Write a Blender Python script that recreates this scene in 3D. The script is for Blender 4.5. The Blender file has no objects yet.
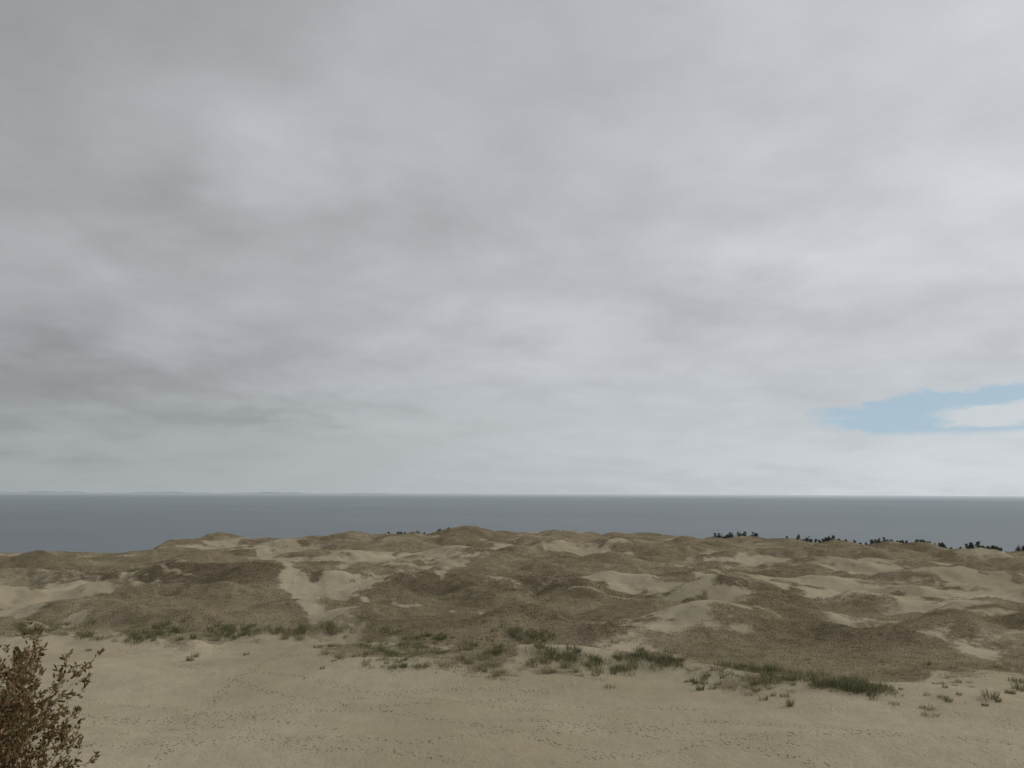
import bpy, math, random
import numpy as np
from mathutils import Matrix, Vector
rng=np.random.default_rng(7); random.seed(7)
scene=bpy.context.scene
scene.view_settings.view_transform='Standard'; scene.view_settings.look='None'
scene.view_settings.exposure=0; scene.view_settings.gamma=1

# ------------------------------------------------------------ camera (eye of a visitor on a high dune)
F=835.0; PITCH=math.radians(7.45); ROLL=math.radians(0.28); EYE=50.0
cd=bpy.data.cameras.new("camera"); cam=bpy.data.objects.new("camera",cd); scene.collection.objects.link(cam)
cd.sensor_width=36; cd.lens=F/1024*36; cd.clip_start=0.1; cd.clip_end=200000
R=Matrix.Rotation(math.pi/2+PITCH,4,'X')@Matrix.Rotation(ROLL,4,'Z')
cam.matrix_world=Matrix.Translation((0,0,EYE))@R
scene.camera=cam
def ray(u,v):
    d=R.to_3x3()@Vector(((u-512)/F,-(v-384)/F,-1.0)); return d.normalized()
def azel(u,v):
    d=ray(u,v); return math.degrees(math.atan2(d.x,d.y)), math.degrees(math.asin(d.z))

# ------------------------------------------------------------ numpy noise
perm=rng.permutation(512); perm=np.concatenate([perm,perm,perm])
gang=rng.random(512)*2*np.pi; gx=np.cos(gang); gy=np.sin(gang)
def perlin(x,y):
    xi=np.floor(x).astype(np.int64); yi=np.floor(y).astype(np.int64)
    xf=x-xi; yf=y-yi; xi&=511; yi&=511
    def g(a,b,fx,fy):
        h=perm[(perm[a&511]+b)%512]; return gx[h]*fx+gy[h]*fy
    u=xf*xf*xf*(xf*(xf*6-15)+10); w=yf*yf*yf*(yf*(yf*6-15)+10)
    a=g(xi,yi,xf,yf); b=g(xi+1,yi,xf-1,yf); c=g(xi,yi+1,xf,yf-1); d=g(xi+1,yi+1,xf-1,yf-1)
    return ((a*(1-u)+b*u)*(1-w)+(c*(1-u)+d*u)*w)*1.5
def ns(x,y,wl,off=0.0): return perlin(x/wl+off*17.3+31.7,y/wl+off*9.1+11.3)
def fbm(x,y,wl,off=0,o=4,g=0.5):
    s=0;a=1
    for i in range(o): s=s+a*ns(x,y,wl/2**i,off+i); a*=g
    return s
def ss(a,b,x):
    t=np.clip((x-a)/(b-a),0,1); return t*t*(3-2*t)

# ------------------------------------------------------------ field of small dune hummocks (1 m grid)
GX0,GX1,GY0,GY1=-760,760,120,1010
HG=np.zeros((GY1-GY0,GX1-GX0))
hr=np.random.default_rng(21)
for _ in range(760):
    q=165*(900/165)**hr.random(); s=math.tan(math.radians(hr.uniform(-37,37))); cx=s*q; cy=q
    sc_=.6+.9*min(q,600)/600
    a=hr.uniform(5,17)*sc_; b=a*hr.uniform(.45,.9); h=hr.uniform(.8,3.0)*(.7+.6*sc_)*(a/14)**.6; t=hr.normal(0,.5)
    Rm=int(2.2*a+2); x0=int(cx-GX0);y0=int(cy-GY0)
    xs=np.arange(max(0,x0-Rm),min(HG.shape[1],x0+Rm)); ys=np.arange(max(0,y0-Rm),min(HG.shape[0],y0+Rm))
    if len(xs)<2 or len(ys)<2: continue
    mx_,my_=np.meshgrid(xs+GX0-cx,ys+GY0-cy); c,sn=math.cos(t),math.sin(t)
    d=np.hypot((mx_*c+my_*sn)/a,(-mx_*sn+my_*c)/b)
    sub=HG[ys[0]:ys[-1]+1,xs[0]:xs[-1]+1]; bump=h*np.exp(-d**2.4)
    sub[:]=np.maximum(sub,bump)+.3*np.minimum(sub,bump)
def hum(x,y):
    fx=np.clip(x-GX0,0,HG.shape[1]-2.001); fy=np.clip(y-GY0,0,HG.shape[0]-2.001)
    ix=fx.astype(int); iy=fy.astype(int); tx=fx-ix; ty=fy-iy
    return (HG[iy,ix]*(1-tx)+HG[iy,ix+1]*tx)*(1-ty)+(HG[iy+1,ix]*(1-tx)+HG[iy+1,ix+1]*tx)*ty
def humw(X,Y): return hum(X+3.5*ns(X,Y,14,90)+1.2*ns(X,Y,5,91),Y+3.5*ns(X,Y,14,92)+1.2*ns(X,Y,5,93))

# ------------------------------------------------------------ terrain height
EDGE_U=[0,140,185,300,400,480,560,640,720,800,860,940,1024]
EDGE_V=[552,552,543,537,534,530.5,532,535,538,541,545,549,552]
EDGE_Y=[480,500,600,720,790,850,850,850,800,750,720,690,650]
ea=[];ez=[]
for u,v,Y in zip(EDGE_U,EDGE_V,EDGE_Y):
    d=ray(u,v); ea.append(math.degrees(math.atan2(d.x,d.y))); ez.append(EYE+d.z/d.y*Y)
PQ=[0,2.5,50,60,80,150,190,240,300]; PZ=[48.4,48.2,23.5,21.8,21.9,22.6,20.8,19.0,18.4]
def base_z(X,Y):
    r=np.hypot(X,Y); az=np.arctan2(X,Y); azc=np.clip(az,-0.7,0.7)
    q=r*np.cos(azc); ad=np.degrees(azc)
    E=np.interp(ad,ea,EDGE_Y); ZE=np.interp(ad,ea,ez)
    near=np.interp(q,PQ,PZ)
    far=18.4+(ZE-18.4)*np.clip((q-300)/(E-300),0,1)
    z=np.where(q<300,near,far)
    over=np.clip(q-E,0,None)
    z=z-np.minimum(over*0.16+over*over*0.0006,ZE+7)
    return z,q,E
def flat_pt(u,v):
    d=ray(u,v); t=np.linspace(60,1300,3000); X=d.x/d.y*t; Y=t
    z,_,_=base_z(X,Y); hit=np.where(z>=EYE+d.z/d.y*t)[0]
    i=hit[0] if len(hit) else -1
    return X[i],Y[i]
HILLS=[]
for (u,v,a,b,h,t) in [
 (175,585,48,20,7.0,-14),(95,572,36,18,3.0,0),(20,575,40,18,2.0,0),(250,562,30,18,2.4,0),(60,625,34,10,-1.4,0),
 (470,590,54,15,6.2,-6),(610,578,42,15,3.6,-4),(395,575,26,15,3.4,0),(520,560,54,20,4.0,0),
 (560,632,34,10,3.0,-8),(690,645,34,8,1.4,-14),(480,664,23,9,1.7,-5),(600,668,18,7,1.1,-10),
 (760,598,42,14,3.2,-5),(860,640,40,12,2.8,-10),(950,582,46,16,2.8,0),(720,562,56,24,3.4,0),(880,562,46,20,2.2,0),
 (180,545,40,26,2.6,0),(470,537,90,50,2.2,0),(340,612,26,10,2.6,0),(995,640,26,11,2.6,0),(640,550,60,30,2.6,0),
 (240,622,34,9,1.0,0),(330,642,20,7,0.8,0),(790,690,30,6,1.0,-22),(330,548,40,18,3.2,0)]:
    x,y=flat_pt(u,v); HILLS.append((x,y,a,b,h,math.radians(t)))
def hillsum(wx,wy):
    z=0
    for (cx,cy,a,b,h,t) in HILLS:
        dx=wx-cx; dy=wy-cy; c,s=math.cos(t),math.sin(t)
        p=(dx*c+dy*s)/a; k=(-dx*s+dy*c)/b
        z=z+h*np.exp(-(p*p+k*k)*1.1)
    return z
def height(X,Y):
    z,q,E=base_z(X,Y)
    A=ss(118,185,q)
    w1=ns(X,Y,55,3.1); w2=ns(X,Y,55,4.7)
    wx=X+11*w1+3*ns(X,Y,19,4.1); wy=Y+11*w2+3*ns(X,Y,19,4.4)
    land=ss(60,0,q-E)
    z=z+hillsum(wx,wy)*(0.25+0.75*land)
    bil=0.5-np.abs(ns(wx,wy,52,1.0))*2.0
    rel=A*land*(1.9*bil+1.4*ns(wx,wy,27,2.0)+humw(X,Y)*1.05+0.4*ns(X,Y,6.5,6.0)+0.16*ns(X,Y,2.7,7.0)-1.6)
    lowleft=ss(-.36,-.46,X/np.maximum(Y,30))*ss(330,420,q)
    z=z+rel*(1-.55*lowleft)
    S=ss(45,62,q)*(1-A)
    z=z+S*(1.2*ns(X,Y,46,8.0)+0.5*ns(X,Y*1.6,17,9.0)+0.09*ns(X,Y,5,10.0)+.03*ns(X,Y,1.6,12.0))
    return z
def hit(u,v):
    d=ray(u,v); t=np.linspace(60,1100,4000); X=d.x/d.y*t
    z=height(X,t); h=np.where(z>=EYE+d.z/d.y*t)[0]
    i=h[0] if len(h) else int(np.argmax(z-(EYE+d.z/d.y*t)))
    return X[i],t[i]

# ------------------------------------------------------------ vegetation cover
BU=[0,130,280,340,400,520,620,700,780,860,940,1024]
BV=[634,638,645,664,676,682,680,686,693,698,698,694]
ba=[];bq=[]
for u,v in zip(BU,BV):
    x,y=hit(u,v); ba.append(math.degrees(math.atan2(x,y))); bq.append(y)
PATCH=[]
for (u,v,ru,rv,s,t) in [
 (40,602,66,15,2.8,0),(100,612,22,5,1.0,0),(275,549,48,4,1.6,0),(230,541,24,3,1.0,0),(375,556,62,4,1.7,-3),(345,577,40,4,1.2,0),
 (360,598,30,3,.7,0),(570,551,48,6,2.3,0),(500,541,34,3,1.1,0),(440,548,34,3,1.1,0),(600,572,42,3,1.3,-6),
 (712,596,38,5,1.7,-6),(660,588,30,3,1.1,0),(690,619,56,3,1.1,0),(760,612,34,3,1.1,0),(900,593,94,7,2.5,-8),(985,604,58,8,2.1,0),(965,575,54,4,1.9,0),
 (850,566,54,3,1.6,0),(820,578,50,3,1.4,-5),(840,622,44,4,1.3,-8),(1000,557,34,3,1.2,0),(905,560,30,3,1.1,0),(760,562,42,3,1.1,0),
 (490,645,60,5,.6,0),(420,640,36,5,.6,0),(620,650,44,5,.8,0),(560,668,60,8,.5,0),(1000,690,60,12,.9,0),(930,712,60,8,.8,0),(1005,655,30,6,.8,0),
 (330,634,26,4,.5,0),(370,662,50,10,.6,0),(640,676,40,8,.5,0),(190,567,20,3,.5,0),(700,550,34,3,.9,0),(480,556,30,3,.9,0),(420,566,24,3,.8,0),(520,575,30,3,.7,0),(780,586,30,3,.9,0),
 (185,594,80,13,-.9,0),(140,565,90,6,-.7,0),(240,600,40,10,-.5,0),(470,592,80,9,-.4,0),(570,632,60,8,-.5,0),(800,655,90,12,-.4,0),(760,640,60,8,-.4,0)]:
    x,y=hit(u,v); x2,y2=flat_pt(u,v-rv); x1,y1=flat_pt(u,min(v+rv,760))
    PATCH.append((x,y,abs(ru)/F*y,min(max((y2-y1)/2,2.5),31),s,math.radians(t)))
def polyline(pts): return [hit(u,v) for u,v in pts]
PATHS=[(polyline([(262,550),(285,562),(294,575),(298,590),(312,604),(326,618)]),2.7,1.5),
       (polyline([(448,566),(440,580)]),1.2,.8),
       (polyline([(940,672),(938,700)]),1.2,.8),
       (polyline([(560,590),(640,600),(700,606)]),1.4,.8),
       (polyline([(700,575),(780,584),(860,588)]),1.7,.9),
       (polyline([(300,600),(350,594),(400,604),(450,612),(520,616)]),1.2,.7),
       (polyline([(294,566),(340,566),(400,560),(460,564)]),1.7,.8),
       (polyline([(150,566),(190,576),(250,584)]),1.0,.5)]
def segdist(X,Y,pts):
    D=np.full(X.shape,1e9)
    for (x0,y0),(x1,y1) in zip(pts[:-1],pts[1:]):
        dx,dy=x1-x0,y1-y0; L=dx*dx+dy*dy+1e-9
        t=np.clip(((X-x0)*dx+(Y-y0)*dy)/L,0,1)
        D=np.minimum(D,np.hypot(X-x0-t*dx,Y-y0-t*dy))
    return D
def cover(X,Y):
    r=np.hypot(X,Y); az=np.arctan2(X,Y); azc=np.clip(az,-0.7,0.7); q=r*np.cos(azc)
    B=np.interp(np.degrees(azc),ba,bq)
    n7=ns(X,Y,7,21)
    wx=X+8*ns(X,Y,22,20)+3*n7; wy=Y+10*ns(X,Y,26,22)+4*ns(X,Y,8,23)
    e=q-B+7*ns(X,Y,14,24)+4*ns(X,Y,5,25)
    v=ss(-6,18,e)*1.0
    pat=fbm(wx,wy*0.8,34,26,4,0.65)
    hm=ss(.15,1.3,humw(X,Y))
    v=v*(0.62+0.66*pat+.34*hm)
    fine=1+.5*ns(X,Y,10,61)+.4*ns(X,Y,4,62)-.33*hm
    for (cx,cy,a,b,s,t) in PATCH:
        dx=wx-cx; dy=wy-cy; c,sn=math.cos(t),math.sin(t)
        p=(dx*c+dy*sn)/a; k=(-dx*sn+dy*c)/b
        v=v-s*(fine if s>0 else 1)*np.exp(-(p*p+k*k)*0.95)*(1 if s>0 else ss(-4,10,e))
    for pts,w,s in PATHS:
        D=segdist(X+1.8*ns(X,Y,9,30),Y+2*ns(X,Y,11,31),pts); v=v-s*(1+.4*ns(X,Y,4,62))*np.exp(-(D/w)**2)
    return np.clip(v,0,1)
TRAILS=[polyline(p) for p in ([(60,716),(180,722),(330,748),(470,760)],[(100,734),(300,712),(520,700),(700,712)],
  [(120,650),(260,690),(420,716),(640,762)],[(0,700),(150,706),(330,730)],[(250,668),(380,690),(560,712),(800,745)],[(300,650),(270,662),(220,700),(150,765)],
  [(40,745),(240,738),(420,742),(600,725)],[(560,764),(760,735),(1020,745)],[(80,724),(200,715),(420,690),(560,690)],[(480,720),(640,735),(840,765)],[(560,735),(700,722),(900,735)],[(90,655),(200,664),(300,655)])]

def fastmesh(name,co,faces,k):
    me=bpy.data.meshes.new(name); n=len(co); m=len(faces)
    me.vertices.add(n); me.vertices.foreach_set("co",co.astype(np.float32).ravel())
    me.loops.add(m*k); me.loops.foreach_set("vertex_index",faces.astype(np.int32).ravel())
    me.polygons.add(m); me.polygons.foreach_set("loop_start",(np.arange(m)*k).astype(np.int32))
    me.update(calc_edges=True)
    ob=bpy.data.objects.new(name,me); scene.collection.objects.link(ob); return ob
def fattr(ob,name,arr):
    a=ob.data.attributes.new(name,'FLOAT','POINT'); a.data.foreach_set("value",arr.astype(np.float32).ravel())
def cattr(ob,name,arr):
    a=ob.data.attributes.new(name,'FLOAT_COLOR','POINT')
    c=np.ones((len(arr),4),np.float32); c[:,:3]=arr; a.data.foreach_set("color",c.ravel())

front=np.linspace(-38,38,901); back=np.linspace(38,322,120)[1:-1]
A_=np.radians(np.concatenate([front,back])); nA=len(A_)
Rr=np.concatenate([[0.4],np.linspace(2,60,60),np.geomspace(60,1000,680)[1:],np.linspace(1000,1700,30)[1:]]); nR=len(Rr)
AA,RR=np.meshgrid(A_,Rr); X=(RR*np.sin(AA)).ravel(); Y=(RR*np.cos(AA)).ravel(); Z=height(X,Y)
co=np.stack([X,Y,Z],1)
i,j=np.meshgrid(np.arange(nR-1),np.arange(nA),indexing='ij'); j2=(j+1)%nA
faces=np.stack([i*nA+j,i*nA+j2,(i+1)*nA+j2,(i+1)*nA+j],-1).reshape(-1,4)[:,::-1]
terrain=fastmesh("dune_ground",co,faces,4)
terrain.data.polygons.foreach_set("use_smooth",np.ones(len(faces),bool))
XX=co[:,0];YY=co[:,1]
fattr(terrain,"veg",cover(XX,YY))
def dense(X,Y):   # dark crowberry heath clothing the bigger hummocks
    wx=X+9*ns(X,Y,30,70)+3*ns(X,Y,9,71); wy=Y+9*ns(X,Y,30,72)+3*ns(X,Y,9,73)
    return np.clip(ss(1.2,4.8,hillsum(wx,wy+7))*.8+.3*ss(.3,1.6,humw(X,Y+4))+.45*ns(X,Y,26,74)+.3*ns(X,Y,9,75)-.1,0,1)
fattr(terrain,"dense",dense(XX,YY))
T=np.zeros(len(co)); sel=(YY>50)&(YY<170)
for p in TRAILS: T[sel]=np.maximum(T[sel],np.exp(-(segdist(XX[sel]+2*ns(XX[sel],YY[sel],20,40),YY[sel]+2*ns(XX[sel],YY[sel],20,41),p)/.9)**2))
T[sel]=np.maximum(T[sel],.45*ss(.3,.8,ns(XX[sel],YY[sel],16,44)+.4*ns(XX[sel],YY[sel],5,45)))
fattr(terrain,"trail",T)

# ------------------------------------------------------------ material helpers
class NT:
    def __init__(s,tree): s.t=tree; s.n=tree.nodes; s.l=tree.links
    def _in(s,sock,v):
        if isinstance(v,bpy.types.NodeSocket): s.l.new(v,sock)
        elif v is not None: sock.default_value=v
    def m(s,op,a,b=None,c=None,clamp=False):
        n=s.n.new('ShaderNodeMath'); n.operation=op; n.use_clamp=clamp
        s._in(n.inputs[0],a); s._in(n.inputs[1],b); s._in(n.inputs[2],c); return n.outputs[0]
    def vm(s,op,a,b=None):
        n=s.n.new('ShaderNodeVectorMath'); n.operation=op; s._in(n.inputs[0],a); s._in(n.inputs[1],b)
        return n.outputs['Value'] if op in('DOT_PRODUCT','LENGTH') else n.outputs[0]
    def mr(s,v,a,b,c,d,smooth=True):
        n=s.n.new('ShaderNodeMapRange'); n.interpolation_type='SMOOTHSTEP' if smooth else 'LINEAR'
        s._in(n.inputs[0],v)
        for k,x in zip((1,2,3,4),(a,b,c,d)): n.inputs[k].default_value=x
        return n.outputs[0]
    def noise(s,vec,scale,detail=4,rough=.5,color=False):
        n=s.n.new('ShaderNodeTexNoise'); s._in(n.inputs['Vector'],vec); n.inputs['Scale'].default_value=scale
        n.inputs['Detail'].default_value=detail; n.inputs['Roughness'].default_value=rough
        return n.outputs['Color'] if color else n.outputs[0]
    def mix(s,f,a,b,mode='MIX'):
        n=s.n.new('ShaderNodeMix'); n.data_type='RGBA'; n.blend_type=mode; s._in(n.inputs[0],f)
        s._in(n.inputs[6],a); s._in(n.inputs[7],b); return n.outputs[2]
    def attr(s,name):
        n=s.n.new('ShaderNodeAttribute'); n.attribute_name=name; return n
    def mapping(s,vec,scale,loc=(0,0,0)):
        n=s.n.new('ShaderNodeMapping'); s._in(n.inputs[0],vec); n.inputs['Scale'].default_value=scale; n.inputs['Location'].default_value=loc; return n.outputs[0]
def newmat(name):
    m=bpy.data.materials.new(name); m.use_nodes=True; n=NT(m.node_tree)
    return m,n,m.node_tree.nodes['Principled BSDF']
C=lambda r,g,b:(r,g,b,1)

# ground
m,n,P=newmat("sand_and_heath"); terrain.data.materials.append(m)
n.n.remove(P); P=n.n.new('ShaderNodeBsdfDiffuse'); n.l.new(P.outputs[0],n.n['Material Output'].inputs[0])
pos=n.n.new('ShaderNodeNewGeometry').outputs['Position']
veg=n.attr("veg").outputs['Fac']; trail=n.attr("trail").outputs['Fac']; dn=n.attr("dense").outputs['Fac']
s1=n.noise(pos,.03,3); s2=n.noise(pos,.3,4,.6); s3=n.noise(pos,2.4,3,.65)
sand=n.mix(n.mr(s1,.35,.65,0,1),C(.385,.33,.222),C(.465,.405,.282))
sand=n.mix(n.mr(s2,.3,.75,0,.45),sand,C(.33,.278,.186))
sand=n.mix(n.mr(s3,.4,.8,0,.3),sand,C(.27,.228,.155))
grass=n.mix(n.mr(s1,.38,.62,0,1),C(.26,.213,.13),C(.33,.272,.175))
grass=n.mix(n.mr(s2,.42,.68,0,.7),grass,C(.375,.315,.212))
grass=n.mix(n.mr(s2,.48,.3,0,.5),grass,C(.165,.145,.082))
grass=n.mix(n.mr(s3,.5,.34,0,.8),grass,C(.10,.087,.052))
darkg=n.mix(n.mr(s3,.35,.65,0,1),C(.10,.08,.05),C(.18,.143,.09))
grass=n.mix(n.m('MULTIPLY',dn,.72),grass,darkg)
f=n.m('ADD',veg,n.m('MULTIPLY',n.m('SUBTRACT',n.noise(pos,.55,5,.75),.5),1.6))
fac=n.mr(f,.2,.68,0,1)
foot=n.n.new('ShaderNodeTexVoronoi'); n.l.new(pos,foot.inputs['Vector']); foot.inputs['Scale'].default_value=1.6
dent=n.m('MULTIPLY',n.mr(foot.outputs['Distance'],.12,.38,1,0),trail)
sand=n.mix(n.m('MULTIPLY',dent,.28),sand,C(.26,.215,.15))
n.l.new(n.mix(fac,sand,grass),P.inputs['Color'])
h=n.m('ADD',n.m('MULTIPLY',n.m('MULTIPLY',s3,fac),.55),n.m('MULTIPLY',dent,-.3))
h=n.m('ADD',h,n.m('MULTIPLY',s2,.35)); h=n.m('ADD',h,n.m('MULTIPLY',s3,.08))
bp=n.n.new('ShaderNodeBump'); bp.inputs['Strength'].default_value=.9; bp.inputs['Distance'].default_value=1.0
n.l.new(h,bp.inputs['Height']); n.l.new(bp.outputs[0],P.inputs['Normal'])

# sea
bm_r=np.array([0.0]+list(np.geomspace(300,90000,40))); na=96
th=np.linspace(0,2*np.pi,na,endpoint=False)
sc=[[0,0,0]]+[[r*math.sin(t),r*math.cos(t),0] for r in bm_r[1:] for t in th]
fq=[]
for a in range(len(bm_r)-2):
    for b in range(na):
        fq.append([1+a*na+b,1+a*na+(b+1)%na,1+(a+1)*na+(b+1)%na,1+(a+1)*na+b][::-1])
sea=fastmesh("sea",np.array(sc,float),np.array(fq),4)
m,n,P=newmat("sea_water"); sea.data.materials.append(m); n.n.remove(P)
pos=n.n.new('ShaderNodeNewGeometry').outputs['Position']
k1=n.noise(n.mapping(pos,(.0005,.0011,1)),1,3,.5)
k2=n.noise(n.mapping(pos,(.012,.03,1)),1,3,.7)
col=n.mix(n.mr(k1,.3,.7,0,1),C(.15,.178,.183),C(.185,.212,.217))
col=n.mix(n.mr(k2,.35,.65,0,.35),col,C(.125,.15,.155))
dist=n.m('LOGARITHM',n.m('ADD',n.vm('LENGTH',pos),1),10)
col=n.mix(n.mr(dist,3.0,4.2,0,.5),col,C(.38,.43,.45))  # aerial haze painted into the sea's diffuse colour, paler with distance
col=n.mix(n.mr(dist,3.8,4.7,0,.9),col,C(.68,.74,.77))  # second, stronger painted haze tint close to the horizon
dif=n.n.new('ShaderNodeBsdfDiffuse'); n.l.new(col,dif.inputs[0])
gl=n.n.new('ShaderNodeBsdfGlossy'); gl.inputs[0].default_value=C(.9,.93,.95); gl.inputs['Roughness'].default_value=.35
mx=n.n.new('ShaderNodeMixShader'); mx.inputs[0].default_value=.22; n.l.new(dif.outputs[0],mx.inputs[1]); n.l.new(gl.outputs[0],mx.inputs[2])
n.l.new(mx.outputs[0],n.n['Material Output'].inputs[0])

# distant coast
a0,a1=-37,-2; N=160; cc=[];ff=[]
for k in range(N+1):
    az=math.radians(a0+(a1-a0)*k/N); hgt=(24+14*math.sin(k*.21)+7*math.sin(k*.73+1)+4*random.random())*min(1,(N-k)/50)
    for r,z in((26000,0),(26200,max(hgt,0)),(28500,max(hgt*.8,0)),(29000,0)):
        cc.append([r*math.sin(az),r*math.cos(az),z])
for k in range(N):
    for q_ in range(3): ff.append([k*4+q_,(k+1)*4+q_,(k+1)*4+q_+1,k*4+q_+1])
coast=fastmesh("distant_coast",np.array(cc,float),np.array(ff),4)
m,n,P=newmat("hazy_coast"); coast.data.materials.append(m)
P.inputs['Base Color'].default_value=C(.40,.46,.50); P.inputs['Roughness'].default_value=1  # pale blue-grey: aerial haze baked into the land's base colour

# ------------------------------------------------------------ grass
def blades(cx,cy,hh,spread,B,width,col,lean=.5):
    N=len(cx); cx=np.repeat(cx,B); cy=np.repeat(cy,B); hh=np.repeat(hh,B)*(.55+.6*rng.random(N*B)); sp=np.repeat(spread,B)
    a=rng.random(N*B)*2*np.pi; rr=np.sqrt(rng.random(N*B))*sp
    bx=cx+rr*np.cos(a); by=cy+rr*np.sin(a); bz=height(bx,by)-.04
    l=lean*hh*(.2+rng.random(N*B)); tx=bx+l*np.cos(a)+.12*hh; ty=by+l*np.sin(a)
    w=width*(.6+.8*rng.random(N*B))*(.5+hh); wa=rng.random(N*B)*np.pi
    dx=np.cos(wa)*w; dy=np.sin(wa)*w
    v=np.empty((N*B,3,3)); v[:,0]=np.stack([bx-dx,by-dy,bz],1); v[:,1]=np.stack([bx+dx,by+dy,bz],1); v[:,2]=np.stack([tx,ty,bz+hh],1)
    cl=np.repeat(col,B,axis=0)*(.75+.5*rng.random((N*B,1)))
    cl=np.repeat(cl[:,None],3,axis=1); cl[:,:2]*=.85
    return v.reshape(-1,3),cl.reshape(-1,3)
def scatter(n,q0,q1):
    u=rng.random(n); q=q0*(q1/q0)**u
    s=np.tan(np.radians(rng.uniform(-36,36,n))); return s*q,q
V=[];K=[]
PAL=np.array([[.51,.435,.30],[.44,.37,.245],[.36,.30,.19],[.28,.24,.145],[.20,.172,.10],[.145,.122,.074]])
def heath(nn,q0,q1,hb,B,w):
    x,y=scatter(nn,q0,q1); v=cover(x,y)
    keep=rng.random(nn)<np.clip((v-.1)*1.15,0,.85); x=x[keep];y=y[keep]
    d=dense(x,y); big=ns(x,y,30,50)+.6*ns(x,y,8,51)
    idx=np.clip((d*3.8+1.0-big*1.6+rng.normal(0,1.2,len(x))).astype(int),0,5)
    c=PAL[idx]*np.where(rng.random((len(x),1))<.22,[[.86,1.0,.8]],[[1,1,1]])
    hh=hb*(.5+.9*rng.random(len(x)))*(1+.35*big)
    a,b=blades(x,y,np.clip(hh,.08,3),np.full(len(x),.28*B**.3),B,w,c); V.append(a);K.append(b)
heath(64000,115,260,.32,7,.05)
heath(58000,240,520,.42,5,.09)
heath(22000,480,880,.5,4,.15)
g_all=np.vstack(V); k_all=np.vstack(K)
def tri(name,v,k):
    ob=fastmesh(name,v,np.arange(len(v)).reshape(-1,3),3); cattr(ob,"tint",k); return ob
gm,n,P=newmat("grass_blades"); n.n.remove(P)
tc_=n.attr("tint").outputs['Color']; d1=n.n.new('ShaderNodeBsdfDiffuse'); n.l.new(tc_,d1.inputs[0]); n.l.new(d1.outputs[0],n.n['Material Output'].inputs[0])
heathg=tri("heath_grass",g_all,k_all); heathg.data.materials.append(gm)
# marram clumps
V=[];K=[]
GREEN=np.array([[.20,.21,.10],[.26,.25,.135],[.17,.18,.09],[.36,.32,.20],[.30,.28,.165]])
def clumps(pts,hb,rad,B=45):
    pts=np.array(pts); hh=hb*(.4+.9*rng.random(len(pts))); c=GREEN[rng.integers(0,5,len(pts))]
    a,b=blades(pts[:,0],pts[:,1],hh,rad*(.4+.9*rng.random(len(pts))),B,.03,c,.45); V.append(a);K.append(b)
def region(nn,u0,u1,vf,dv):
    out=[]
    while len(out)<nn:
        u=random.uniform(u0,u1); v=vf(u)+random.gauss(0,dv); p=hit(u,min(v,740))
        if float(ns(np.array([p[0]]),np.array([p[1]]),9,80)[0])+random.gauss(0,.25)>-.05: out.append(p)
    return out
clumps(region(170,380,640,lambda u:656+(u-500)*.04,11),.95,1.0)
clumps(region(60,400,560,lambda u:638,5),.85,.8)
clumps(region(90,320,420,lambda u:646+(u-330)*.1,8),.6,.8)
clumps(region(200,630,880,lambda u:656+(u-640)*.15,3.2),1.05,1.1)
clumps(region(170,-40,320,lambda u:631+u*.02,4),.85,1.1)
clumps(region(90,130,340,lambda u:632+abs(u-240)*.02,4),1.05,1.0)
clumps(region(40,640,960,lambda u:677+(u-640)*.08,8),.6,.6)
clumps(region(34,860,1060,lambda u:684,10),.65,.7)
clumps([hit(u,v) for u,v in ((195,657),(190,661),(88,651),(180,640),(318,648),(985,706),(990,698),(1016,682),(1020,690),(930,716),(700,684),(730,690),(790,706),(246,655),(420,668),(700,690))],1.0,.9,70)
marram=tri("marram_grass",np.vstack(V),np.vstack(K)); marram.data.materials.append(gm)

# ------------------------------------------------------------ distant pines (one mass)
V=[];K=[]
def tube(p0,p1,r0,r1,k=5):
    p0=np.array(p0,float);p1=np.array(p1,float); d=p1-p0; d/=np.linalg.norm(d)+1e-9
    a=np.cross(d,[0,0,1.0] if abs(d[2])<.9 else [1.0,0,0]); a/=np.linalg.norm(a); b=np.cross(d,a); out=[]
    t=[2*math.pi*i/k for i in range(k)]
    c0=[p0+r0*(math.cos(x)*a+math.sin(x)*b) for x in t]; c1=[p1+r1*(math.cos(x)*a+math.sin(x)*b) for x in t]
    for i in range(k):
        j=(i+1)%k; out+= [c0[i],c0[j],c1[j],c0[i],c1[j],c1[i]]
    return np.array(out)
def leafcloud(c,rad,nl,size,col):
    d=rng.normal(size=(nl,3)); d/=np.linalg.norm(d,axis=1)[:,None]; p=c+d*(rng.random((nl,1))**.4)*rad
    v=p[:,None,:]+rng.normal(size=(nl,3,3))*size
    k=np.repeat((col*(.6+.8*rng.random((nl,1))))[:,None],3,axis=1)
    return v.reshape(-1,3),k.reshape(-1,3)
def pine(u,hh,tone=1.0):
    az,_=azel(u,540); t=np.linspace(480,860,200); xs=math.tan(math.radians(az))*t
    zs=height(xs,t); k=int(np.argmax((zs-EYE)/t)); k=min(199,k+random.randint(0,3))   # stand on the local skyline crest
    x,y,z,H=xs[k],t[k],float(zs[k]),hh
    t=tube([x,y,z-.3],[x+random.uniform(-.3,.3),y,z+H*.92],.16,.04); V.append(t);K.append(np.tile([.09,.07,.05],(len(t),1)))
    w=H*random.uniform(.3,.55)
    for q_ in range(10):
        f=random.uniform(.08,1); a=random.random()*6.28; rr=w*(1.2-f)*random.random()
        cpos=np.array([x+rr*math.cos(a)*1.2,y+rr*math.sin(a),z+H*f*.93]); rad=np.array([w*.55,w*.55,H*.14])
        V_,K_=leafcloud(cpos,rad,34,.22,np.array([[.12,.13,.10]])*tone); V.append(V_);K.append(K_)
for _ in range(30): pine(random.uniform(714,757),random.uniform(2.4,4.6))
for _ in range(28): pine(random.uniform(796,834),random.uniform(2.4,5))
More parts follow.
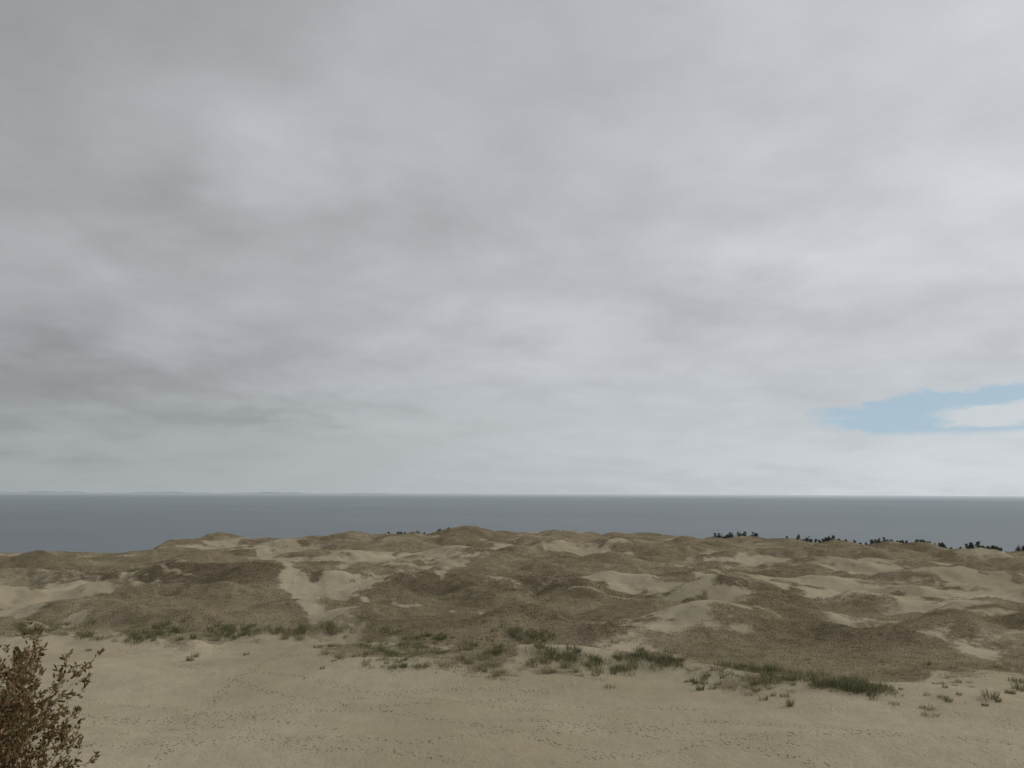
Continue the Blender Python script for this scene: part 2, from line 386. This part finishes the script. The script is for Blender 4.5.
for _ in range(12): pine(random.uniform(868,886),random.uniform(2,4))
for _ in range(80): pine(random.uniform(780,1012),random.uniform(.7,2.0),1.3)
for c_,s_,k_,h_ in ((906,8,8,3),(925,5,5,2.6),(945,6,9,3.6),(971,10,14,4.2),(993,5,6,3.4)):
    for _ in range(k_): pine(random.gauss(c_,s_*.6),random.uniform(h_*.55,h_))
for _ in range(24): pine(random.uniform(1012,1060),random.uniform(2.5,5.5))
for _ in range(14): pine(random.uniform(388,425),random.uniform(1,2.0),1.2)
for _ in range(10): pine(random.uniform(436,452),random.uniform(.7,1.4),1.3)
pines=tri("distant_pine_trees",np.vstack(V),np.vstack(K)); pines.data.materials.append(gm)

# ------------------------------------------------------------ willow bush close by
V=[];K=[];BARK=np.array([.12,.075,.045])
def leaf(p,d,size):
    d=np.array(d)+rng.normal(size=3)*.5; d/=np.linalg.norm(d); s=np.cross(d,rng.normal(size=3)); s/=np.linalg.norm(s)
    L=size*random.uniform(.7,1.4); w=L*.2; m_=p+d*L*.5; q_=p+d*L
    V.append(np.array([p,m_+s*w,q_,p,q_,m_-s*w])); c=np.array(random.choice([[.24,.15,.07],[.17,.115,.06],[.30,.21,.11],[.13,.095,.05],[.20,.18,.08]]))*random.uniform(.7,1.15)
    K.append(np.tile(c,(6,1)))
def branch(p,d,L,r,lev):
    p=np.array(p,float); d=np.array(d,float); d/=np.linalg.norm(d); n_=max(4,int(L/.06)); st=L/n_
    for i in range(n_):
        d=d+rng.normal(size=3)*.07+np.array([0,0,.06]); d/=np.linalg.norm(d); q_=p+d*st
        ra=r*(1-i/n_*.75); rb=r*(1-(i+1)/n_*.75); t=tube(p,q_,ra,rb,4); V.append(t);K.append(np.tile(BARK*random.uniform(.8,1.2),(len(t),1)))
        f=(i+1)/n_
        if lev<3 and f>.3 and random.random()<(.8 if lev<2 else .6):
            a=rng.normal(size=3); a-=a.dot(d)*d; a/=np.linalg.norm(a)
            branch(q_,d*.8+a*.65,L*random.uniform(.24,.4)*(1.2-f*.5),rb*.65,lev+1)
        if lev>=2 or f>.75:
            for _ in range(2): leaf(q_,d,.03)
        p=q_
bx,by=-3.36,5.0
bz=float(height(np.array([bx]),np.array([by]))[0])
for k in range(38):
    a=random.random()*6.28; o=random.uniform(.03,.18)
    branch([bx+.26*math.cos(a),by+.26*math.sin(a),bz-.05],[math.cos(a)*o-.04,math.sin(a)*o,1],random.uniform(1.4,1.88),.012,0)
bush=tri("willow_bush",np.vstack(V),np.vstack(K)); bush.data.materials.append(gm)

# ------------------------------------------------------------ light
SAZ,SEL=68,27
sd=bpy.data.lights.new("sun",'SUN'); sun=bpy.data.objects.new("sun",sd); scene.collection.objects.link(sun)
sd.energy=1.15; sd.angle=math.radians(14); sd.color=(1,.95,.88)
dv=Vector((math.sin(math.radians(SAZ))*math.cos(math.radians(SEL)),math.cos(math.radians(SAZ))*math.cos(math.radians(SEL)),math.sin(math.radians(SEL))))
sun.rotation_euler=dv.to_track_quat('Z','Y').to_euler()

w=bpy.data.worlds.new("World"); scene.world=w; w.use_nodes=True; n=NT(w.node_tree)
bg=w.node_tree.nodes['Background']; bg.inputs[1].default_value=.1
sky=n.n.new('ShaderNodeTexSky'); sky.sky_type='NISHITA'; sky.sun_disc=False; sky.sun_elevation=math.radians(SEL); sky.sun_rotation=math.radians(SAZ)
tc=n.n.new('ShaderNodeTexCoord').outputs['Generated']; dr=n.vm('NORMALIZE',tc)
sp=n.n.new('ShaderNodeSeparateXYZ'); n.l.new(dr,sp.inputs[0]); dx,dy,dz=sp.outputs
az=n.m('MULTIPLY',n.m('ARCTAN2',dx,dy),57.2958); el=n.m('MULTIPLY',n.m('ARCSINE',dz),57.2958)
zz=n.m('ADD',n.m('MAXIMUM',dz,0.0),.2)
cp=n.n.new('ShaderNodeCombineXYZ'); n.l.new(n.m('DIVIDE',dx,zz),cp.inputs[0]); n.l.new(n.m('DIVIDE',dy,zz),cp.inputs[1]); cp.inputs[2].default_value=3.3
cl=cp.outputs[0]
ae=n.n.new('ShaderNodeCombineXYZ'); n.l.new(az,ae.inputs[0]); n.l.new(el,ae.inputs[1]); ae0=ae.outputs[0]
wn=n.vm('SUBTRACT',n.noise(cl,2.8,5,.55,True),(.5,.5,.5))
aew=n.vm('ADD',ae0,n.vm('MULTIPLY',wn,(15,11,0)))
val=n.m('ADD',.715,n.m('MULTIPLY',n.m('MAXIMUM',n.m('MINIMUM',az,32),-32),.0022))
blobs=[(60,20,220,100,-.04),(80,395,270,50,-.055),(270,408,110,12,-.03),(60,250,70,50,.04),(290,140,80,55,.04),(530,360,190,80,.03),
 (800,260,90,40,.055),(960,180,90,50,.035),(700,310,60,26,-.03),(960,465,300,40,.04),(620,450,280,36,.02),(180,190,60,60,-.03),(420,240,80,50,-.02),(540,60,130,60,-.025)]
for (u,v,ru,rv,amp) in blobs:
    a,e=azel(u,v); a2,_=azel(u+ru/2,v); a1,_=azel(u-ru/2,v); _,e2=azel(u,v-rv/2); _,e1=azel(u,v+rv/2)
    q_=n.vm('MULTIPLY',n.vm('SUBTRACT',aew,(a,e,0)),(1/(a2-a1),1/(e2-e1),0))
    g=n.m('EXPONENT',n.m('MULTIPLY',n.vm('DOT_PRODUCT',q_,q_),-1))
    val=n.m('ADD',val,n.m('MULTIPLY',g,amp))
fade=n.mr(el,1,9,.2,1)
c1=n.m('SUBTRACT',n.noise(cl,2.4,5,.5),.5); c2=n.m('SUBTRACT',n.noise(cl,8,4,.55),.5)
val=n.m('ADD',val,n.m('MULTIPLY',n.m('MULTIPLY',c1,.16),fade)); val=n.m('ADD',val,n.m('MULTIPLY',n.m('MULTIPLY',c2,.05),fade))
lin=n.m('POWER',val,2.2)
tint=n.mix(n.mr(el,0,16,0,1),C(.945,1.01,1.045),C(.972,.995,1.05))
cloud=n.vm('SCALE',tint); 
sc_=cloud.node; n.l.new(n.m('MULTIPLY',lin,10.0),sc_.inputs['Scale'])
# opening in the cloud deck
hn=n.vm('SUBTRACT',n.noise(cl,5.5,5,.65,True),(.5,.5,.5))
aeh=n.vm('ADD',ae0,n.vm('MULTIPLY',hn,(5,2.8,0)))
def ell(vec,u,v,ra,re):
    a,e=azel(u,v); q_=n.vm('MULTIPLY',n.vm('SUBTRACT',vec,(a,e,0)),(1/ra,1/re,0)); return n.vm('LENGTH',q_)
hole=n.mr(ell(aeh,1045,413,13.6,1.95),.78,1.0,1,0)
hole=n.m('MULTIPLY',hole,n.mr(el,azel(950,437)[1],azel(950,428)[1],0,1))
inner=n.mr(ell(n.vm('ADD',ae0,n.vm('MULTIPLY',hn,(6,1.8,0))),1015,413,4.8,.8),.6,1.15,1,0)
skyc=n.mix(.95,sky.outputs[0],C(3.5,5.0,6.2))
skyc=n.mix(inner,skyc,C(6.0,6.4,6.6))
n.l.new(n.mix(n.m('MULTIPLY',hole,.82),cloud,skyc),bg.inputs[0])
